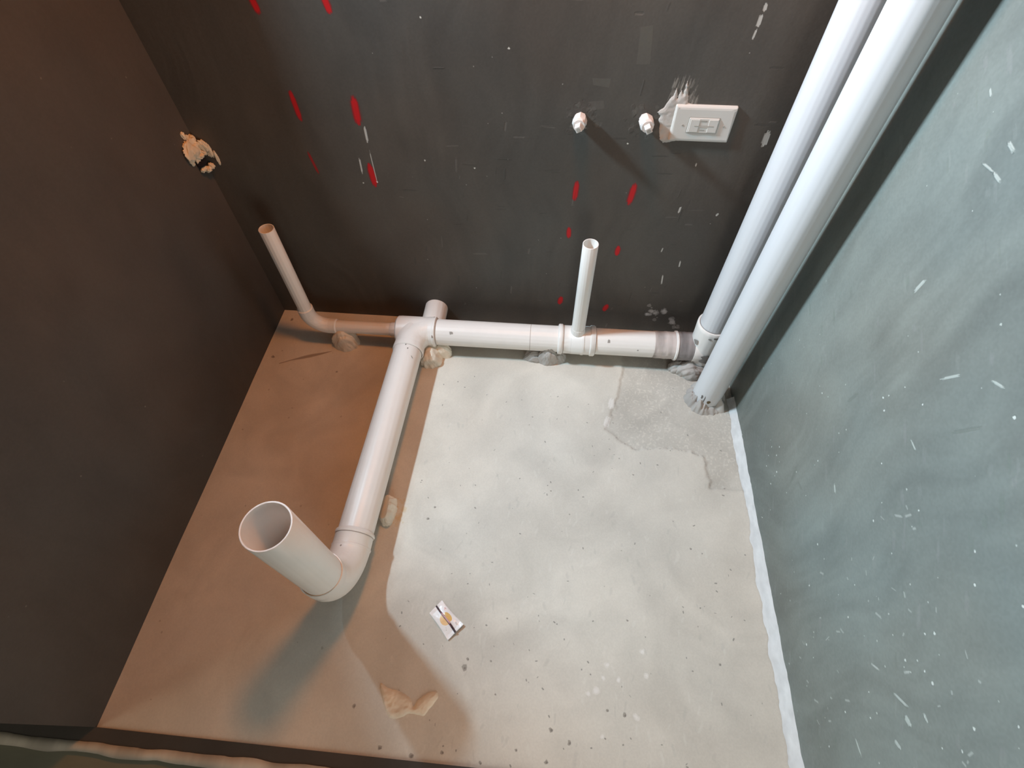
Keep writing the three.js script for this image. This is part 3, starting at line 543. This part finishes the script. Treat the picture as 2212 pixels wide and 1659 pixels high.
{
  const smear = [[1.45, 0.895], [1.418, 0.903], [1.411, 0.93], [1.402, 0.957], [1.399, 0.925], [1.393, 0.934], [1.388, 0.912], [1.38, 0.938], [1.375, 0.918], [1.368, 0.912], [1.36, 0.889], [1.345, 0.875], [1.354, 0.866], [1.352, 0.856], [1.358, 0.841], [1.362, 0.82], [1.367, 0.802], [1.378, 0.79], [1.4, 0.797], [1.45, 0.803]];
  part('plaster_smear', patch(smear, 0.0035, 0.008, 0.0016, 0.0022), mortarMap([198, 193, 186]), backWall, 'whitish plaster smeared beside the cover plate');
}
{
  const plugMat = new THREE.MeshPhysicalMaterial({ color: 0xded8d2, roughness: 0.4 });
  const plug = (label, x, y, tilt) => {
    const t = thing('outlet_plug', label, 'plug', 'threaded plugs in the water outlets'); t.position.set(x, y, 0); t.rotation.y = tilt;
    const along = (s) => V(0, 0, s);
    part('collar', turned(along(-0.004), along(0.1), [[0, 0.0165], [0.012, 0.0165], [0.014, 0.0195], [0.034, 0.0195], [0.037, 0.0175], [0.0372, 0.011]], 8), plugMat, t);
    const b = part('thread', turned(along(0.03), along(0.1), [[0, 0.0165], [0.004, 0.0172], [0.008, 0.0163], [0.011, 0.0155]], 28, false, true), plugMat, t);
    part('square_head', new RoundedBoxGeometry(0.0165, 0.0165, 0.022, 2, 0.002).rotateZ(0.5).translate(0, 0, 0.049), plugMat, t);
    part('socket', new THREE.CylinderGeometry(0.0055, 0.0055, 0.001, 12).rotateX(Math.PI / 2).translate(0, 0, 0.0602), plateDark, t);
    return t;
  };
  plug('white plastic plug in the water outlet farther from the cover plate', 1.144, 0.852, -0.08);
  plug('white plastic plug in the water outlet right beside the cover plate', 1.317, 0.856, 0.1);
}

// ---------------------------------------------------------------- broken plaster with a hole in the left corner
{
  const t = thing('broken_plaster', 'ragged cream plaster around a dark hole high in the left corner', 'plaster');
  const mat = mortarMap([236, 222, 196]);
  const lumpAt = (x, y, z, rx, ry, rz, sd, name = 'plaster_chip') => {
    let g = mergeVertices(new THREE.IcosahedronGeometry(1, 8).deleteAttribute('uv').deleteAttribute('normal')); const p = g.attributes.position;
    for (let i = 0; i < p.count; i++) { const a = p.getX(i), b = p.getY(i), c = p.getZ(i), k = 1 + 1.1 * n3(a * 1.9 + sd, b * 1.9, c * 1.9 + sd) + 0.8 * n3(a * 5 + sd, b * 5, c * 5) + 0.3 * n3(a * 12, b * 12 + sd, c * 12); p.setXYZ(i, x + a * rx * k, y + b * ry * k, z + c * rz * k); }
    g.computeVertexNormals(); planarUV(g, (q, w, e) => e + q, (q, w) => w);
    return part(name, g, mat, t);
  };
  lumpAt(0.004, 0.73, 0.034, 0.012, 0.032, 0.036, 4, 'plaster_rim');
  for (const [x, y, z, a, b, c, sd] of [[0.003, 0.775, 0.038, 0.005, 0.012, 0.006, 9], [0.003, 0.762, 0.028, 0.006, 0.013, 0.006, 10], [0.006, 0.752, 0.012, 0.007, 0.013, 0.009, 15], [0.01, 0.74, 0.02, 0.008, 0.009, 0.008, 12],
    [0.011, 0.722, 0.034, 0.007, 0.010, 0.008, 13], [0.004, 0.714, 0.064, 0.005, 0.012, 0.005, 19], [0.003, 0.703, 0.058, 0.004, 0.010, 0.005, 20], [0.012, 0.703, 0.022, 0.008, 0.007, 0.012, 21], [0.016, 0.706, 0.008, 0.010, 0.008, 0.007, 22],
    [0.008, 0.668, 0.033, 0.007, 0.008, 0.013, 23], [0.013, 0.659, 0.02, 0.009, 0.009, 0.010, 24], [0.02, 0.663, 0.008, 0.008, 0.009, 0.006, 27], [0.036, 0.71, 0.002, 0.005, 0.02, 0.004, 31], [0.046, 0.688, 0.002, 0.004, 0.02, 0.003, 32], [0.024, 0.727, 0.005, 0.012, 0.018, 0.007, 36], [0.03, 0.7, 0.003, 0.007, 0.01, 0.004, 38]])
    lumpAt(x, y, z, a, b, c, sd);
  const hole = new THREE.SphereGeometry(1, 24, 16); hole.scale(0.012, 0.012, 0.022); hole.translate(0.006, 0.685, 0.026);
  part('hole', hole, new THREE.MeshStandardMaterial({ color: 0x17131a, roughness: 1 }), t, 'dark opening in the broken plaster');
}

// ---------------------------------------------------------------- sweet wrapper
{
  const A = [0.8407, 1.0784], B = [0.8106, 1.1161], C = [0.8746, 1.182], D = [0.9129, 1.1382];
  const t = thing('sweet_wrapper', 'small white sweet wrapper with a pale orange disc lying on the cement floor', 'wrapper');
  const cx = (A[0] + B[0] + C[0] + D[0]) / 4, cz = (A[1] + B[1] + C[1] + D[1]) / 4;
  t.position.set(cx, 0, cz);
  const cv = document.createElement('canvas'); cv.width = 512; cv.height = 320; const c = cv.getContext('2d');
  c.fillStyle = '#f1efee'; c.fillRect(0, 0, 512, 320);
  c.fillStyle = '#eec690'; c.beginPath(); c.ellipse(255, 165, 92, 96, 0, 0, 6.3); c.fill();
  c.fillStyle = '#e2bb74'; c.beginPath(); c.ellipse(258, 98, 80, 46, 0, 0, 6.3); c.fill();
  c.fillStyle = '#c9959a'; for (const [x, y, w, h] of [[118, 38, 34, 10], [112, 52, 22, 7], [126, 66, 26, 6]]) c.fillRect(x, y, w, h);
  c.fillStyle = '#b9b2b0'; for (const [x, y, w, h] of [[392, 60, 60, 7], [402, 74, 44, 6], [380, 250, 10, 10], [352, 236, 16, 5]]) c.fillRect(x, y, w, h);
  const map = new THREE.CanvasTexture(cv); map.colorSpace = THREE.SRGBColorSpace; map.magFilter = THREE.LinearFilter;
  const mat = new THREE.MeshPhysicalMaterial({ map, roughness: 0.4, clearcoat: 0.3, side: THREE.DoubleSide });
  const sheet = (s) => {
    const nu = 48, nv = 30, pos = [], uv = [], idx = [];
    for (let i = 0; i <= nu; i++) for (let j = 0; j <= nv; j++) {
      let u = i / nu; const v = j / nv;
      const waist = 0.03 * Math.sin(u * Math.PI) * (v > 0.5 ? 1 : -1) * Math.abs(v - 0.5) * 2;
      const zig = (j % 2 ? 0.012 : 0) * (i === 0 ? 1 : i === nu ? -1 : 0);
      const lx = (1 - v) * (A[0] * (1 - u) + D[0] * u) + v * (B[0] * (1 - u) + C[0] * u), lz = (1 - v) * (A[1] * (1 - u) + D[1] * u) + v * (B[1] * (1 - u) + C[1] * u);
      const wx = (B[0] - A[0]) * waist * -1, wz = (B[1] - A[1]) * waist * -1, zx = (D[0] - A[0]) * zig, zz = (D[1] - A[1]) * zig;
      const puff = Math.pow(Math.sin(Math.PI * Math.min(1, Math.max(0, (u - 0.12) / 0.76))), 0.7) * Math.pow(Math.sin(Math.PI * v), 0.6) || 0;
      const crease = (fbm(u * 9, v * 7 + 3, 3) - 0.5) * 0.0022;
      const curl = 0.005 * sstep(0.75, 1, u) * (1 - v) + 0.002 * sstep(0.25, 0, u);
      pos.push(lx - cx + wx + zx, s > 0 ? 0.0045 + puff * 0.0065 + crease + curl : 0.0040 + curl - puff * 0.0025, lz - cz + wz + zz); uv.push(u, 1 - v);
    }
    for (let i = 0; i < nu; i++) for (let j = 0; j < nv; j++) { const a = i * (nv + 1) + j, b = a + nv + 1; s > 0 ? idx.push(a, a + 1, b, b, a + 1, b + 1) : idx.push(a, b, a + 1, b, b + 1, a + 1); }
    const g = new THREE.BufferGeometry(); g.setAttribute('position', new THREE.Float32BufferAttribute(pos, 3)); g.setAttribute('uv', new THREE.Float32BufferAttribute(uv, 2)); g.setIndex(idx); g.computeVertexNormals(); return g;
  };
  part('wrapper_body', [sheet(1), sheet(-1)], mat, t);
  // folded fin seam along the middle
  const fv = document.createElement('canvas'); fv.width = 256; fv.height = 32; const f = fv.getContext('2d');
  f.fillStyle = '#3d2c30'; f.fillRect(0, 0, 256, 32); f.fillStyle = '#d2a9ae'; f.fillRect(70, 8, 110, 24); f.fillStyle = '#7a4d54'; f.fillRect(40, 16, 40, 12); f.fillStyle = '#7a4d54'; f.fillRect(170, 4, 30, 10);
  for (let k = 0; k < 40; k++) { f.fillStyle = k % 2 ? 'rgba(70,40,46,0.5)' : 'rgba(226,196,200,0.4)'; f.fillRect(rnd() * 256, rnd() * 32, 3 + rnd() * 14, 1 + rnd() * 3); }
  const fm = new THREE.CanvasTexture(fv); fm.colorSpace = THREE.SRGBColorSpace; fm.magFilter = THREE.LinearFilter;
  const pos = [], uv = [], idx = [], n = 40;
  for (let i = 0; i <= n; i++) {
    const u = i / n; for (let j = 0; j <= 2; j++) {
      const v = 0.43 + 0.10 * (j / 2) + 0.012 * Math.sin(u * 7) + 0.05 * (u - 0.5);
      const lx = (1 - v) * (A[0] * (1 - u) + D[0] * u) + v * (B[0] * (1 - u) + C[0] * u) - cx, lz = (1 - v) * (A[1] * (1 - u) + D[1] * u) + v * (B[1] * (1 - u) + C[1] * u) - cz;
      const puff = Math.pow(Math.sin(Math.PI * Math.min(1, Math.max(0, (u - 0.12) / 0.76))), 0.7) || 0;
      pos.push(lx, 0.0062 + puff * 0.0068 + (j === 0 ? 0.0022 : j === 1 ? 0.0012 : 0.0004) + 0.003 * sstep(0.75, 1, u), lz); uv.push(u, j / 2);
    }
  }
  for (let i = 0; i < n; i++) for (let j = 0; j < 2; j++) { const a = i * 3 + j, b = a + 3; idx.push(a, a + 1, b, b, a + 1, b + 1); }
  const g = new THREE.BufferGeometry(); g.setAttribute('position', new THREE.Float32BufferAttribute(pos, 3)); g.setAttribute('uv', new THREE.Float32BufferAttribute(uv, 2)); g.setIndex(idx); g.computeVertexNormals();
  part('fin_seam', g, new THREE.MeshStandardMaterial({ map: fm, roughness: 0.5, side: THREE.DoubleSide }), t, 'dark brown fin seam down the middle');
}

// ---------------------------------------------------------------- lamps (outside the frame)
function bulb(label, L, r) {
  const t = thing('ceiling_bulb', label, 'light bulb'); t.position.set(...L.pos);
  const col = new THREE.Color().setRGB(...L.color);
  part('bulb', new THREE.SphereGeometry(r, 24, 16), new THREE.MeshStandardMaterial({ color: 0x222222, emissive: col, emissiveIntensity: 4 }), t);
  part('socket', new THREE.CylinderGeometry(0.018, 0.022, 0.06, 20).translate(0, r + 0.03, 0), plateMat, t);
  part('cord', new THREE.CylinderGeometry(0.004, 0.004, 2.5 - L.pos[1] - r - 0.06, 10).translate(0, r + 0.06 + (2.5 - L.pos[1] - r - 0.06) / 2, 0), plateDark, t);
  const p = new THREE.PointLight(col, L.power, 0, 2); p.position.set(...L.pos); p.castShadow = true; p.shadow.radius = L.size; p.shadow.mapSize.set(2048, 2048); p.shadow.bias = -0.002; p.name = 'bulb_light'; scene.add(p);
}
bulb('warm bulb hanging in front of the dark back wall', WARM, 0.045);
function panel(label, P, target, glow) {
  const t = thing('light_panel', label, 'window'), c = new THREE.Color().setRGB(...P.color), o = new THREE.Object3D();
  o.position.set(...P.pos); o.lookAt(...target); const back = V(...P.pos).sub(V(...target)).normalize();
  t.position.set(...P.pos).addScaledVector(back, 0.014); t.quaternion.copy(o.quaternion);
  part('pane', new THREE.BoxGeometry(P.w, P.h, 0.008), new THREE.MeshStandardMaterial({ color: 0x222222, emissive: c, emissiveIntensity: glow }), t);
  part('frame', [[0, P.h / 2 + 0.01, P.w + 0.04, 0.02], [0, -P.h / 2 - 0.01, P.w + 0.04, 0.02], [P.w / 2 + 0.01, 0, 0.02, P.h], [-P.w / 2 - 0.01, 0, 0.02, P.h]].map(([x, y, a, b]) => new THREE.BoxGeometry(a, b, 0.014).translate(x, y, 0)), plateMat, t);
  const l = new THREE.RectAreaLight(c, P.power, P.w, P.h); l.position.set(...P.pos); l.lookAt(...target); l.name = 'panel_light'; scene.add(l);
}
panel('small frosted window pane in the light shaft beyond the left wall', COOL, [1, COOL.pos[1], COOL.pos[2]], 3);
panel('low pale window pane in the room behind the viewer', FILL, FILL.at, 0.4);
panel('warm lit window pane in the outer room left of the sill', SIDE, SIDE.at, 0.4);

renderer.render(scene, camera);
